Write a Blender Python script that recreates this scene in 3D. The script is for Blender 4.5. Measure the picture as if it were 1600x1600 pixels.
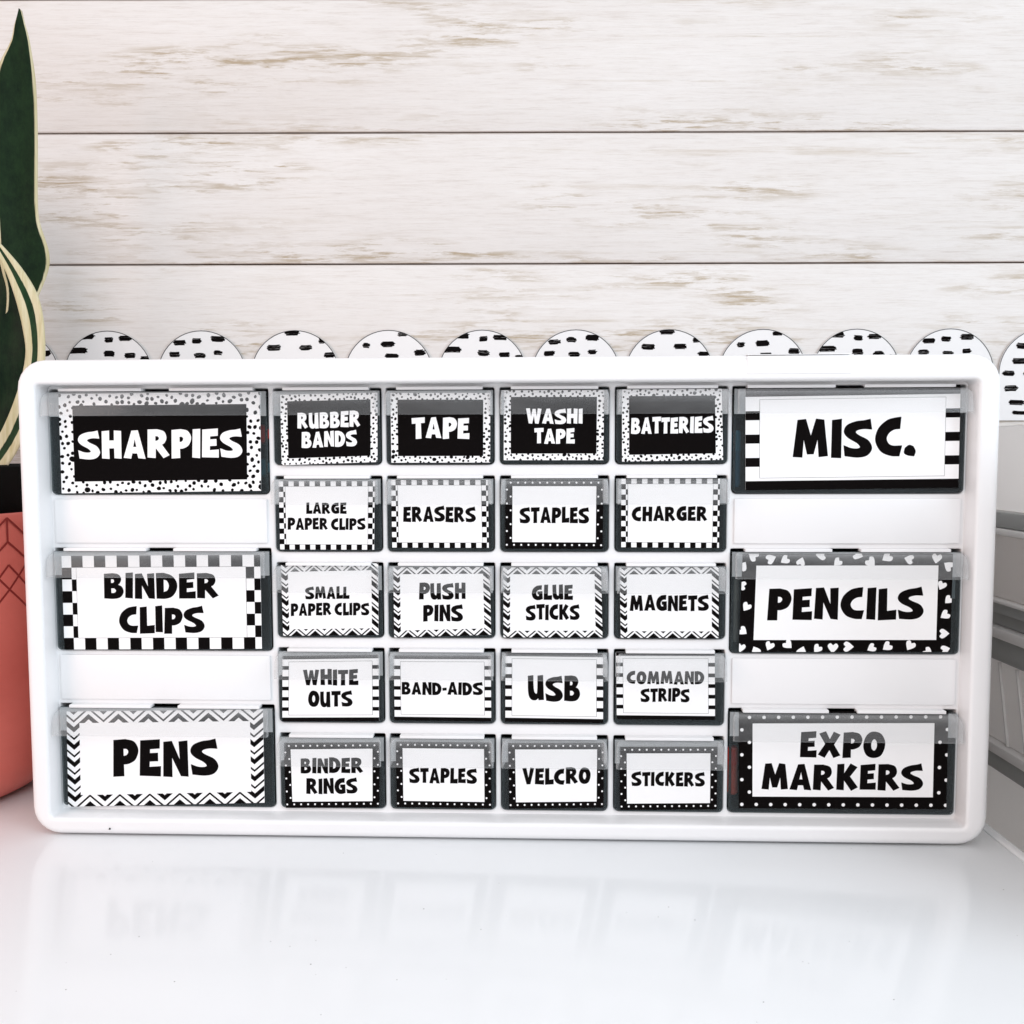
import bpy, math, random
from mathutils import Vector, Matrix
from mathutils.geometry import tessellate_polygon

S = 0.001                      # everything below is written in millimetres
for o in list(bpy.data.objects): bpy.data.objects.remove(o)
scene = bpy.context.scene

# ------------------------------------------------------------------ camera
pitch, roll = 0.0658804, -0.0026532
cd = bpy.data.cameras.new("camera"); cam = bpy.data.objects.new("camera", cd)
scene.collection.objects.link(cam); scene.camera = cam
cd.sensor_width = 36; cd.lens = 1400/1600*36; cd.clip_start = 0.01; cd.clip_end = 50
F = Vector((0, math.cos(pitch), -math.sin(pitch))); U = Vector((0, math.sin(pitch), math.cos(pitch))); R = Vector((1, 0, 0))
R2 = R*math.cos(roll) + U*math.sin(roll); U2 = -R*math.sin(roll) + U*math.cos(roll)
m = Matrix((R2, U2, -F)).transposed().to_4x4(); m.translation = Vector((6.279, -462.99, 206.44))*S
cam.matrix_world = m

# ------------------------------------------------------------------ light
w = bpy.data.worlds.new("World"); scene.world = w; w.use_nodes = True
bg = w.node_tree.nodes["Background"]; bg.inputs[0].default_value = (0.95, 0.97, 1.0, 1); bg.inputs[1].default_value = 0.80

def area(name, loc, target, sx, sy, watts, col):
    ld = bpy.data.lights.new(name, 'AREA'); ld.shape = 'RECTANGLE'; ld.size = sx; ld.size_y = sy
    ld.energy = watts; ld.color = col
    o = bpy.data.objects.new(name, ld); scene.collection.objects.link(o); o.location = loc
    o.rotation_euler = (Vector(target)-Vector(loc)).to_track_quat('-Z', 'Y').to_euler(); return o
area("window_light", (0.4, -1.4, 1.5), (0, 0, 0.15), 1.6, 1.0, 13, (0.88, 0.945, 1.0))
area("warm_room_light", (-1.35, -1.0, 0.62), (-0.2, 0.1, 0.25), 0.9, 0.9, 10.0, (1.0, 0.67, 0.56))
area("cool_room_light", (1.4, -1.0, 0.7), (0.25, 0.1, 0.2), 0.9, 0.9, 13.5, (0.76, 0.885, 1.0))

scene.view_settings.view_transform = 'Standard'; scene.view_settings.look = 'None'
scene.view_settings.gamma = 1; scene.view_settings.exposure = -0.1
scene.render.engine = 'CYCLES'
try:
    scene.cycles.transparent_max_bounces = 16; scene.cycles.max_bounces = 10
except Exception: pass

# ------------------------------------------------------------------ material helpers
def mat(name, col, rough=0.5, **kw):
    m = bpy.data.materials.new(name); m.use_nodes = True
    b = m.node_tree.nodes["Principled BSDF"]
    b.inputs["Base Color"].default_value = (*col, 1); b.inputs["Roughness"].default_value = rough
    for k, v in kw.items(): b.inputs[k.replace('_', ' ')].default_value = v
    return m
def N(m, t, **kw):
    n = m.node_tree.nodes.new(t)
    for k, v in kw.items(): setattr(n, k, v)
    return n
def L(m, a, b): m.node_tree.links.new(a, b)
def ramp(m, stops, src):
    r = N(m, "ShaderNodeValToRGB"); e = r.color_ramp.elements
    while len(e) < len(stops): e.new(0.5)
    for i, (p, c) in enumerate(stops):
        e[i].position = p; e[i].color = (*c, 1) if len(c) == 3 else c
    L(m, src, r.inputs[0]); return r
def noise(m, scale, loc=(0, 0, 0), detail=4, rough=0.55, s=1.0, rand=False, coord="Object"):
    tc = N(m, "ShaderNodeTexCoord"); mp = N(m, "ShaderNodeMapping")
    mp.inputs["Scale"].default_value = scale; mp.inputs["Location"].default_value = loc
    src = tc.outputs[coord]
    if rand:
        oi = N(m, "ShaderNodeObjectInfo"); cx = N(m, "ShaderNodeVectorMath", operation='SCALE')
        comb = N(m, "ShaderNodeCombineXYZ"); L(m, oi.outputs["Random"], comb.inputs[0]); L(m, oi.outputs["Random"], comb.inputs[1])
        cx.inputs["Scale"].default_value = 37.0; L(m, comb.outputs[0], cx.inputs[0])
        ad = N(m, "ShaderNodeVectorMath", operation='ADD'); L(m, src, ad.inputs[0]); L(m, cx.outputs[0], ad.inputs[1]); src = ad.outputs[0]
    L(m, src, mp.inputs[0]); n = N(m, "ShaderNodeTexNoise"); n.inputs["Scale"].default_value = s
    n.inputs["Detail"].default_value = detail; n.inputs["Roughness"].default_value = rough
    L(m, mp.outputs[0], n.inputs["Vector"]); return n
def mixc(m, fac, a, b, mode='MIX'):
    x = N(m, "ShaderNodeMix", data_type='RGBA', blend_type=mode)
    if isinstance(fac, (int, float)): x.inputs[0].default_value = fac
    else: L(m, fac, x.inputs[0])
    for v, i in ((a, 6), (b, 7)):
        if isinstance(v, tuple): x.inputs[i].default_value = (*v, 1)
        else: L(m, v, x.inputs[i])
    return x.outputs[2]
def bump(m, src, strength, dist):
    b = N(m, "ShaderNodeBump"); b.inputs["Strength"].default_value = strength; b.inputs["Distance"].default_value = dist
    L(m, src, b.inputs["Height"]); L(m, b.outputs[0], m.node_tree.nodes["Principled BSDF"].inputs["Normal"])

def plastic(name, col, rough):
    m = mat(name, col, rough, Coat_Weight=0.15, Coat_Roughness=0.15)
    n = noise(m, (9, 9, 9), detail=3); r = ramp(m, [(0.3, tuple(c*0.96 for c in col)), (0.7, col)], n.outputs[0])
    L(m, r.outputs[0], m.node_tree.nodes["Principled BSDF"].inputs["Base Color"])
    f = noise(m, (900, 900, 900), detail=2); bump(m, f.outputs[0], 0.06, 0.0003); return m
def clear(name, tint, body, fac, rough, graze=.45):
    """thin sheet of plastic: mostly lets light through, a little milky, glossy on top"""
    m = bpy.data.materials.new(name); m.use_nodes = True; nt = m.node_tree
    p = nt.nodes["Principled BSDF"]; p.inputs["Base Color"].default_value = (*body, 1); p.inputs["Roughness"].default_value = rough
    t = N(m, "ShaderNodeBsdfTransparent"); t.inputs[0].default_value = (*tint, 1)
    x = N(m, "ShaderNodeMixShader"); out = nt.nodes["Material Output"]
    lw = N(m, "ShaderNodeLayerWeight"); lw.inputs[0].default_value = 0.35
    a = N(m, "ShaderNodeMath", operation='MULTIPLY_ADD'); L(m, lw.outputs["Facing"], a.inputs[0]); a.inputs[1].default_value = graze; a.inputs[2].default_value = fac
    n = noise(m, (14, 14, 60), detail=4); b = N(m, "ShaderNodeMath", operation='MULTIPLY_ADD'); L(m, n.outputs[0], b.inputs[0]); b.inputs[1].default_value = 0.10; L(m, a.outputs[0], b.inputs[2])
    c2 = N(m, "ShaderNodeMath", operation='SUBTRACT', use_clamp=True); L(m, b.outputs[0], c2.inputs[0]); c2.inputs[1].default_value = 0.05
    L(m, c2.outputs[0], x.inputs[0]); L(m, t.outputs[0], x.inputs[1]); L(m, p.outputs[0], x.inputs[2]); L(m, x.outputs[0], out.inputs[0]); return m

M = {}
M['white'] = plastic("white_plastic", (0.86, 0.86, 0.865), 0.38)
M['card'] = mat("white_card", (0.90, 0.90, 0.90), 0.55)
M['ink'] = mat("black_ink", (0.006, 0.005, 0.005), 0.6, Specular_IOR_Level=0.0)
M['pull'] = clear("clear_milky_plastic", (0.97, 0.97, 0.97), (0.86, 0.88, 0.89), 0.045, 0.08, .28)
M['shaded'] = clear("shaded_clear_plastic", (0.74, 0.78, 0.79), (0.10, 0.115, 0.12), 0.15, 0.08, .4)  # dark tint stands in for the lack of light inside clear drawers
M['tub'] = clear("shaded_bin_plastic", (0.5, 0.53, 0.54), (0.07, 0.085, 0.09), 0.55, 0.25)
M['refraction'] = clear('frosted_refraction_strip', (0.9, 0.92, 0.92), (0.62, 0.65, 0.66), 0.42, 0.25)
M['tape'] = mat("white_paper_tape", (0.93, 0.93, 0.93), 0.6)
M['dirt'] = mat("dark_speck", (0.02, 0.02, 0.02), 0.7)

# ------------------------------------------------------------------ mesh helpers
class MB:
    def __init__(s): s.v = []; s.f = []; s.m = []; s.mi = 0
    def add(s, vs, fs):
        o = len(s.v); s.v += [tuple(v) for v in vs]; s.f += [tuple(i+o for i in f) for f in fs]; s.m += [s.mi]*len(fs)
    def box(s, x0, x1, y0, y1, z0, z1, b=0):
        if b <= 0:
            s.add([(x, y, z) for x in (x0, x1) for y in (y0, y1) for z in (z0, z1)],
                  [(0, 1, 3, 2), (4, 6, 7, 5), (0, 4, 5, 1), (2, 3, 7, 6), (0, 2, 6, 4), (1, 5, 7, 3)]); return
        import bmesh
        bm = bmesh.new(); bmesh.ops.create_cube(bm, size=1)
        for v in bm.verts: v.co = Vector(((x0+x1)/2+v.co.x*(x1-x0), (y0+y1)/2+v.co.y*(y1-y0), (z0+z1)/2+v.co.z*(z1-z0)))
        bmesh.ops.bevel(bm, geom=bm.edges[:], offset=b, segments=2, profile=0.5, affect='EDGES')
        bm.verts.index_update(); s.add([v.co[:] for v in bm.verts], [[v.index for v in f.verts] for f in bm.faces]); bm.free()
    def rings(s, loops, closed=True):
        n = len(loops[0]); vs = [p for l in loops for p in l]; fs = []
        for i in range(len(loops)-1):
            for j in range(n if closed else n-1):
                k = (j+1) % n; fs.append((i*n+j, i*n+k, (i+1)*n+k, (i+1)*n+j))
        s.add(vs, fs)
    def build(s, name, mats, parent=None, smooth=None):
        me = bpy.data.meshes.new(name); me.from_pydata([(x*S, y*S, z*S) for x, y, z in s.v], [], s.f)
        for m_ in (mats if isinstance(mats, (list, tuple)) else [mats]): me.materials.append(m_)
        me.polygons.foreach_set("material_index", s.m)
        import bmesh
        bm = bmesh.new(); bm.from_mesh(me); bmesh.ops.remove_doubles(bm, verts=bm.verts, dist=1e-7)
        if smooth != 'flat': bmesh.ops.recalc_face_normals(bm, faces=bm.faces)
        bm.to_mesh(me); bm.free()
        if smooth != 'flat':
            for p in me.polygons: p.use_smooth = True
            me.set_sharp_from_angle(angle=math.radians(smooth or 35))
        o = bpy.data.objects.new(name, me); scene.collection.objects.link(o)
        if parent: o.parent = parent
        return o
def tag(o, label=None, cat=None, group=None, kind=None):
    if label: o["label"] = label
    if cat: o["category"] = cat
    if group: o["group"] = group
    if kind: o["kind"] = kind
    return o
def empty(name, loc=(0, 0, 0), rz=0):
    o = bpy.data.objects.new(name, None); scene.collection.objects.link(o); o.empty_display_size = 0.02
    o.location = Vector(loc)*S; o.rotation_euler = (0, 0, rz); return o

def rrect(x0, x1, z0, z1, r, k=5):
    """rounded rectangle, (x, z) points; r = one radius or (bl, br, tr, tl)"""
    if isinstance(r, (int, float)): r = (r,)*4
    pts = []
    for (cx, cz, a0, rr) in ((x0+r[0], z0+r[0], 180, r[0]), (x1-r[1], z0+r[1], 270, r[1]), (x1-r[2], z1-r[2], 0, r[2]), (x0+r[3], z1-r[3], 90, r[3])):
        for i in range(k):
            a = math.radians(a0+90*i/(k-1)); pts.append((cx+rr*math.cos(a), cz+rr*math.sin(a)))
    return pts
def plate(mb, outer, ro, holes, y0, y1, bo, bh, wall_out=True):
    """slab facing -Y from y0 back to y1, outer rounded rectangle, rounded holes, bevelled front edges.
       outer = (x0,x1,z0,z1); holes = [((x0,x1,z0,z1), radius)]"""
    def loop(rc, r, d):
        x0, x1, z0, z1 = rc
        if isinstance(r, (int, float)): r = (r,)*4
        return rrect(x0-d, x1+d, z0-d, z1+d, tuple(max(q+d, 0.05) for q in r), 7)
    polys = [loop(outer, ro, -bo)] + [loop(h, r, bh) for h, r in holes]
    tess = tessellate_polygon([[Vector((x, z, 0)) for x, z in p] for p in polys])
    flat = [p for q in polys for p in q]
    mb.add([(x, y0, z) for x, z in flat], tess)
    seg = 4
    def side(rc, r, b, sgn, wall=True):
        loops = []
        for i in range(seg+1):
            a = math.pi/2*i/seg
            loops.append([(x, y0+b*(1-math.cos(a)), z) for x, z in loop(rc, r, sgn*b*(1-math.sin(a)))])
        if wall: loops.append([(x, y1, z) for x, z in loop(rc, r, 0)])
        mb.rings(loops)
    side(outer, ro, bo, -1, wall_out)
    for h, r in holes: side(h, r, bh, 1)
def catmull(p0, p1, p2, p3, t):
    return tuple(0.5*((2*b)+(c-a)*t+(2*a-5*b+4*c-d)*t*t+(-a+3*b-3*c+d)*t**3) for a, b, c, d in zip(p0, p1, p2, p3))
def outline(spec, n=6):
    """'x,y' corner points and '~x,y' smooth points -> closed polyline"""
    P = [(tuple(float(q) for q in w_.lstrip('~').split(',')), w_[0] == '~') for w_ in spec.split()]
    out = []; K = len(P)
    for i in range(K):
        (a, sa), (b, sb) = P[i], P[(i+1) % K]
        out.append(a)
        if sa or sb:
            p0 = P[i-1][0] if sa else tuple(2*u-v for u, v in zip(a, b))
            p3 = P[(i+2) % K][0] if sb else tuple(2*v-u for u, v in zip(a, b))
            for j in range(1, n): out.append(catmull(p0, a, b, p3, j/n))
    return out
def lerp(a, b, t): return a+(b-a)*t
DRAWERS = [
 ('L0','spots',1,[(-236.8, 238.5), (-127.7, 238.9), (-128.3, 186.6), (-236.9, 185.3)],[('SHARPIES', -226.9, -137.6, 204.1, 219.4)]),
 ('L1','check',0,[(-238.3, 151.4), (-129.5, 152.2), (-129.7, 101.1), (-238.4, 100.1)],[('BINDER', -215.4, -152.2, 128.5, 142.4), ('CLIPS', -207.6, -160.4, 109.6, 124.2)]),
 ('L2','chevron',0,[(-238.6, 65.7), (-129.8, 67.7), (-130.0, 15.8), (-239.5, 12.3)],[('PENS', -213.6, -154.5, 30.2, 50.7)]),
 ('R0','stripe',0,[(127.7, 239.9), (237.8, 241.0), (238.2, 187.8), (128.5, 186.6)],[('MISC.', 152.5, 215.8, 203.7, 223.9)]),
 ('R1','heart',0,[(127.5, 153.0), (236.5, 153.3), (236.5, 101.3), (126.2, 100.7)],[('PENCILS', 140.9, 222.5, 118.4, 135.6)]),
 ('R2','polka',0,[(126.7, 68.4), (236.6, 69.6), (236.9, 16.5), (127.4, 15.8)],[('EXPO', 159.2, 204.1, 44.2, 58.3), ('MARKERS', 139.2, 224.4, 26.4, 40.7)]),
 ('00','spots',1,[(-117.0, 237.5), (-65.1, 238.4), (-65.5, 201.8), (-116.9, 200.2)],[('RUBBER', -108.0, -74.3, 220.1, 228.6), ('BANDS', -105.9, -76.2, 209.8, 218.3)]),
 ('01','spots',1,[(-58.2, 238.2), (-5.4, 237.9), (-5.6, 201.4), (-58.1, 201.4)],[('TAPE', -47.0, -16.3, 214.2, 225.3)]),
 ('02','spots',1,[(1.8, 239.3), (54.3, 239.1), (54.1, 202.5), (1.6, 202.6)],[('WASHI', 13.4, 43.2, 221.7, 229.6), ('TAPE', 17.8, 39.0, 211.3, 219.2)]),
 ('03','spots',1,[(63.6, 239.4), (115.5, 239.5), (116.6, 202.5), (63.9, 201.7)],[('BATTERIES', 68.5, 111.4, 216.5, 225.0)]),
 ('10','check',0,[(-118.7, 191.6), (-67.1, 191.7), (-67.9, 155.0), (-118.6, 155.1)],[('LARGE', -104.1, -82.3, 174.3, 180.4), ('PAPER CLIPS', -114.3, -72.2, 165.7, 172.1)]),
 ('11','check',0,[(-58.4, 192.2), (-6.9, 192.1), (-6.5, 156.1), (-58.1, 156.2)],[('ERASERS', -52.1, -13.2, 169.9, 178.1)]),
 ('12','polka',0,[(2.5, 192.4), (54.2, 192.3), (53.8, 155.5), (2.3, 155.7)],[('STAPLES', 9.9, 46.8, 169.4, 177.9)]),
 ('13','check',0,[(63.5, 192.7), (115.1, 192.7), (115.0, 156.2), (63.7, 156.5)],[('CHARGER', 69.1, 108.9, 170.4, 178.3)]),
 ('20','chevron',0,[(-118.4, 146.5), (-65.8, 147.7), (-66.1, 109.0), (-117.9, 108.2)],[('SMALL', -105.5, -81.5, 128.5, 135.2), ('PAPER CLIPS', -113.5, -70.7, 119.5, 126.4)]),
 ('21','chevron',0,[(-57.8, 145.5), (-6.1, 145.8), (-5.4, 109.3), (-57.6, 107.6)],[('PUSH', -44.0, -18.8, 128.5, 137.5), ('PINS', -42.0, -20.4, 116.4, 125.5)]),
 ('22','chevron',0,[(1.2, 145.6), (53.1, 145.7), (54.0, 108.2), (1.1, 107.9)],[('GLUE', 16.3, 38.3, 128.3, 136.4), ('STICKS', 13.1, 41.9, 117.5, 125.8)]),
 ('23','chevron',0,[(62.9, 145.5), (115.0, 146.2), (115.4, 108.0), (63.7, 108.0)],[('MAGNETS', 68.3, 110.2, 122.6, 131.1)]),
 ('30','stripe',0,[(-118.5, 97.3), (-66.2, 98.3), (-66.4, 61.8), (-119.3, 61.3)],[('WHITE', -107.4, -77.3, 81.3, 90.0), ('OUTS', -104.9, -80.5, 69.6, 78.4)]),
 ('31','stripe',0,[(-58.0, 97.9), (-5.7, 98.0), (-5.6, 62.1), (-57.9, 62.3)],[('BAND-AIDS', -53.9, -10.0, 76.5, 83.5)]),
 ('32','stripe',0,[(2.2, 99.9), (54.3, 99.6), (54.5, 61.7), (2.0, 62.1)],[('USB', 14.2, 42.2, 73.6, 87.5)]),
 ('33','stripe',0,[(61.3, 100.3), (113.5, 100.5), (114.1, 63.9), (61.8, 64.0)],[('COMMAND', 66.9, 108.2, 83.1, 90.2), ('STRIPS', 74.4, 100.6, 73.6, 81.0)]),
 ('40','polka',0,[(-118.8, 49.2), (-66.4, 50.1), (-66.9, 14.0), (-118.2, 13.0)],[('BINDER', -109.7, -75.3, 32.9, 41.5), ('RINGS', -106.8, -78.5, 21.2, 30.0)]),
 ('41','polka',0,[(-57.5, 50.5), (-5.9, 50.4), (-5.7, 14.1), (-57.3, 14.3)],[('STAPLES', -50.3, -13.4, 27.9, 36.3)]),
 ('42','polka',0,[(3.4, 50.3), (55.1, 50.8), (54.8, 15.2), (4.0, 14.0)],[('VELCRO', 11.1, 48.0, 27.9, 36.9)]),
 ('43','polka',0,[(63.4, 48.7), (115.6, 49.2), (115.6, 15.0), (63.9, 14.0)],[('STICKERS', 69.8, 109.2, 27.4, 35.3)]),
]
# ------------------------------------------------------------------ hand-cut capital letters (outer outline, then holes)
GLYPHS = {
'A': ["34,98 60,100 92,0 63,2 58,19 35,19 30,0 0,2", "47,70 55,40 39,40"],
'B': ["2,98 38,100 ~62,95 ~73,78 ~66,61 57,55 ~75,46 ~82,26 ~68,6 ~40,0 0,2", "29,78 ~40,78 ~45,70 ~40,62 29,61", "29,42 ~44,41 ~52,31 ~44,22 29,21"],
'C': ["80,100 77,71 ~58,69 ~42,60 ~35,46 ~42,32 ~57,26 84,26 76,0 ~48,2 ~18,14 ~1,42 ~10,72 ~36,92 ~60,98"],
'D': ["1,99 32,100 ~64,90 ~85,66 ~86,38 ~68,11 ~40,1 2,1", "31,76 ~46,71 ~55,52 ~48,32 31,25"],
'E': ["4,97 67,100 66,77 34,75 33,62 60,63 60,42 32,41 31,24 69,26 68,0 0,2"],
'G': ["82,99 80,71 ~58,70 ~41,60 ~35,44 ~41,29 52,25 59,26 59,39 48,38 46,57 86,58 88,6 ~62,0 ~36,1 ~12,14 ~0,42 ~10,74 ~36,93 ~62,98"],
'H': ["2,98 32,100 31,64 54,64 55,100 84,98 82,0 54,2 54,38 30,38 30,0 0,2"],
'I': ["3,98 32,100 30,0 0,2"],
'K': ["2,98 30,100 31,64 58,101 86,88 55,52 90,11 63,-2 31,37 30,0 0,2"],
'L': ["3,98 32,100 31,27 65,30 64,1 0,0"],
'M': ["14,98 40,100 57,56 74,100 99,97 112,2 84,0 79,46 66,8 46,8 34,46 29,0 0,2"],
'N': ["4,98 31,100 57,48 56,98 84,100 84,0 60,2 31,54 29,0 0,2"],
'O': ["~44,100 ~72,92 ~89,66 ~88,36 ~72,8 ~42,0 ~14,10 ~0,40 ~6,74 ~22,94", "~46,73 ~56,62 ~57,40 ~46,26 ~34,34 ~31,52 ~36,67"],
'P': ["4,98 42,100 ~70,93 ~83,71 ~73,46 ~52,35 34,33 34,1 0,0", "34,76 ~46,75 ~52,67 ~46,57 34,54"],
'R': ["2,99 42,100 ~70,92 ~79,72 ~72,55 59,47 91,10 67,0 34,35 32,0 0,2", "32,78 ~44,77 ~50,69 ~44,61 32,58"],
'S': ["86,101 92,75 ~66,76 ~45,72 ~40,65 ~52,57 ~82,44 ~94,24 ~80,6 ~50,0 8,3 3,30 ~26,23 ~48,22 ~57,27 ~46,38 ~16,52 ~3,67 ~12,84 ~40,94 ~66,97"],
'T': ["0,98 76,100 75,76 52,75 53,1 22,0 24,74 1,73"],
'U': ["0,98 28,100 ~28,62 ~32,34 ~42,25 ~50,34 53,98 81,100 84,1 57,0 55,8 ~38,0 ~14,5 ~1,30"],
'V': ["0,98 29,100 46,40 62,101 89,96 59,1 32,0"],
'W': ["0,98 28,100 39,46 52,96 74,96 84,46 94,100 121,97 99,0 73,2 62,50 47,0 22,2"],
'X': ["3,92 30,101 48,70 65,100 92,90 66,50 95,9 67,-1 48,30 28,-1 0,10 30,52"],
'.': ["2,20 ~14,27 27,24 ~34,12 30,0 ~12,2 ~0,8"],
'-': ["0,52 38,54 37,34 1,32"],
}
GL = {}
for ch, cs in GLYPHS.items():
    o_ = []
    for ci, c_ in enumerate(cs):      # thicken the cut strokes a little
        q = outline(c_); ar = sum(q[i-1][0]*q[i][1]-q[i][0]*q[i-1][1] for i in range(len(q))); sg = (1 if ar > 0 else -1)*(1 if ci == 0 else -1); r_ = []
        for i in range(len(q)):
            a, b, c2 = q[i-1], q[i], q[(i+1) % len(q)]
            n1 = Vector((b[1]-a[1], a[0]-b[0])); n2 = Vector((c2[1]-b[1], b[0]-c2[0])); n1.normalize(); n2.normalize(); nn = n1+n2
            nn = nn/max(nn.length_squared/2, .9); r_.append((b[0]+nn.x*1.3*sg, b[1]+nn.y*1.3*sg))
        o_.append(r_)
    xs = [x for x, y in o_[0]]; GL[ch] = (o_, min(xs), max(xs))
def lettering(mb, text, u0, u1, z0, z1, slope, y, rng):
    pen = 0; items = []; lo = hi = None
    for ch in text:
        if ch == ' ': pen += 26; continue
        cs, x0, x1 = GL[ch]; a = math.radians(rng.uniform(-1.6, 1.6)); dy = rng.uniform(-2.5, 2.5); sc = rng.uniform(0.96, 1.0)
        items.append((cs, pen-x0, a, dy, sc)); pen += (x1-x0) + (2 if ch in 'TLP' else 5)
    W = pen-5; k = (u1-u0)/W; h = (z1-z0)/100
    for cs, ox, a, dy, sc in items:
        loops = []
        for c_ in cs:
            q = []
            for x, z in c_:
                x, z = x*sc, z*sc+dy; x, z = x*math.cos(a)-(z-50)*math.sin(a)*0.8, x*math.sin(a)+(z-50)*math.cos(a)+50
                uu = u0+(x+ox)*k; q.append(Vector((uu, z0+z*h+slope*(uu-(u0+u1)/2), 0)))
            loops.append(q)
        tri = tessellate_polygon(loops); fl = [p for l in loops for p in l]
        mb.add([(p.x, y, p.y) for p in fl], tri)

# ------------------------------------------------------------------ printed borders on a W x H card
def clip(poly, W, H):
    for ax, lim, sg in ((0, 0, 1), (0, W, -1), (1, 0, 1), (1, H, -1)):
        out = []
        for i in range(len(poly)):
            a, b = poly[i-1], poly[i]; da, db = (a[ax]-lim)*sg, (b[ax]-lim)*sg
            if (da < -1e-6) != (db < -1e-6):
                t = da/(da-db); out.append((lerp(a[0], b[0], t), lerp(a[1], b[1], t)))
            if db >= -1e-6: out.append(b)
        poly = out
        if len(poly) < 3: return None
    return poly
def rect(a, b, c_, d): return [(a, b), (c_, b), (c_, d), (a, d)]
HEART = [(x*1.0, z) for x, z in outline("0,-1.15 ~0.75,-0.3 ~1.0,0.35 ~0.55,0.82 0,0.42 ~-0.55,0.82 ~-1.0,0.35 ~-0.75,-0.3", 3)]
def border(style, W, H, big, seed):
    """returns (background is black?, black polygons, white polygons, inner rectangle, inner colour, outline?)"""
    rg = random.Random(seed); bl = []; wh = []
    if style == 'spots':
        bw, bh = (7.4, 6.2) if big else (3.7, 3.5); sp = 2.75 if big else 1.95; pts = []
        for _ in range(6000):
            x, z = rg.uniform(0, W), rg.uniform(0, H)
            if bw < x < W-bw and bh < z < H-bh: continue
            if all((x-a)**2+(z-b)**2 > (sp*rg.uniform(.82, 1.2))**2 for a, b in pts): pts.append((x, z))
        for x, z in pts:
            r = (0.92 if big else 0.60)*rg.uniform(.72, 1.2)*(1.5 if rg.random() < .04 else 1); e = rg.uniform(1, 1.35); an = rg.uniform(0, 3.14)
            q = []
            for i in range(9):
                t = 2*math.pi*i/9; rr = r*rg.uniform(.9, 1.08); a, b = rr*math.cos(t)*e, rr*math.sin(t)
                q.append((x+a*math.cos(an)-b*math.sin(an), z+a*math.sin(an)+b*math.cos(an)))
            bl.append(q)
        return False, bl, wh, rect(bw, bh, W-bw, H-bh), 'ink', False
    if style == 'check':
        s_ = W/17.4 if big else W/18.2; n = int(W/s_)+1; mrow = round(H/s_); sh = H/mrow
        for i in range(n+1):
            for j in range(mrow):
                if (i+j) % 2 == (0 if (mrow % 2 == 0) else 1): bl.append(rect(i*s_-s_*.15, j*sh, i*s_+s_*.85, j*sh+sh))
        b = s_*1.28 if big else s_*1.25
        return False, bl, wh, rect(b, sh, W-b, H-sh), 'card', True
    if style == 'stripe':
        nb = 5 if big else 7; t = H*.088 if big else H*.056; per = (H-t)/(nb-1)
        for i in range(nb): bl.append(rect(0, i*per, W, i*per+t))
        a, b = (7.4, 6.3) if big else (3.6, 3.5)
        return False, bl, wh, rect(a, b, W-a, H-b), 'card', True
    if style == 'polka':
        dx = W/14.25 if big else W/13.4; dz = H/7.75 if big else H/10.0; r = .95 if big else .52
        for j in range(-1, 13):
            for i in range(-1, 17):
                x = i*dx+(dx*.2 if j % 2 else dx*.72); z = H-dz*.45-j*dz; wh.append([(x+r*math.cos(k*math.pi/5), z+r*math.sin(k*math.pi/5)) for k in range(10)])
        a, b = (7.2, 6.4) if big else (3.7, 3.5)
        return True, bl, wh, rect(a, b, W-a, H-b), 'card', False
    if style == 'heart':
        pts = []
        for _ in range(3000):
            x, z = rg.uniform(0, W), rg.uniform(0, H)
            if 5.8 < x < W-5.8 and 5.0 < z < H-5.0: continue
            if all((x-a)**2+(z-b)**2 > 7.6**2 for a, b in pts): pts.append((x, z))
        for x, z in pts:
            an = rg.uniform(0, 6.28); k = rg.uniform(2.3, 2.8)
            wh.append([(x+k*(a*math.cos(an)-b*math.sin(an)), z+k*(a*math.sin(an)+b*math.cos(an))) for a, b in HEART])
        return True, bl, wh, rect(7.4, 6.4, W-7.4, H-6.2), 'card', False
    if style == 'chevron':
        per = W/6.55 if big else W/5.15; vp = H/5.45 if big else H/5.6; k = .86
        amp = per/2*k; off = per*.24 if big else per*.24
        z = -amp-vp
        while z < H+vp:
            for (d, t) in ((0, vp*(.30 if big else .39)), (vp*.56, vp*.13)):
                x = -per+off
                while x < W+per:
                    z0 = z+d
                    bl.append([(x, z0), (x+per/2, z0+amp), (x+per/2, z0+amp+t), (x, z0+t)])
                    bl.append([(x+per/2, z0+amp), (x+per, z0), (x+per, z0+t), (x+per/2, z0+amp+t)])
                    x += per
            z += vp
        a, b = (7.2, 6.4) if big else (3.6, 3.6)
        return False, bl, wh, rect(a, b, W-a, H-b), 'card', False
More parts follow.
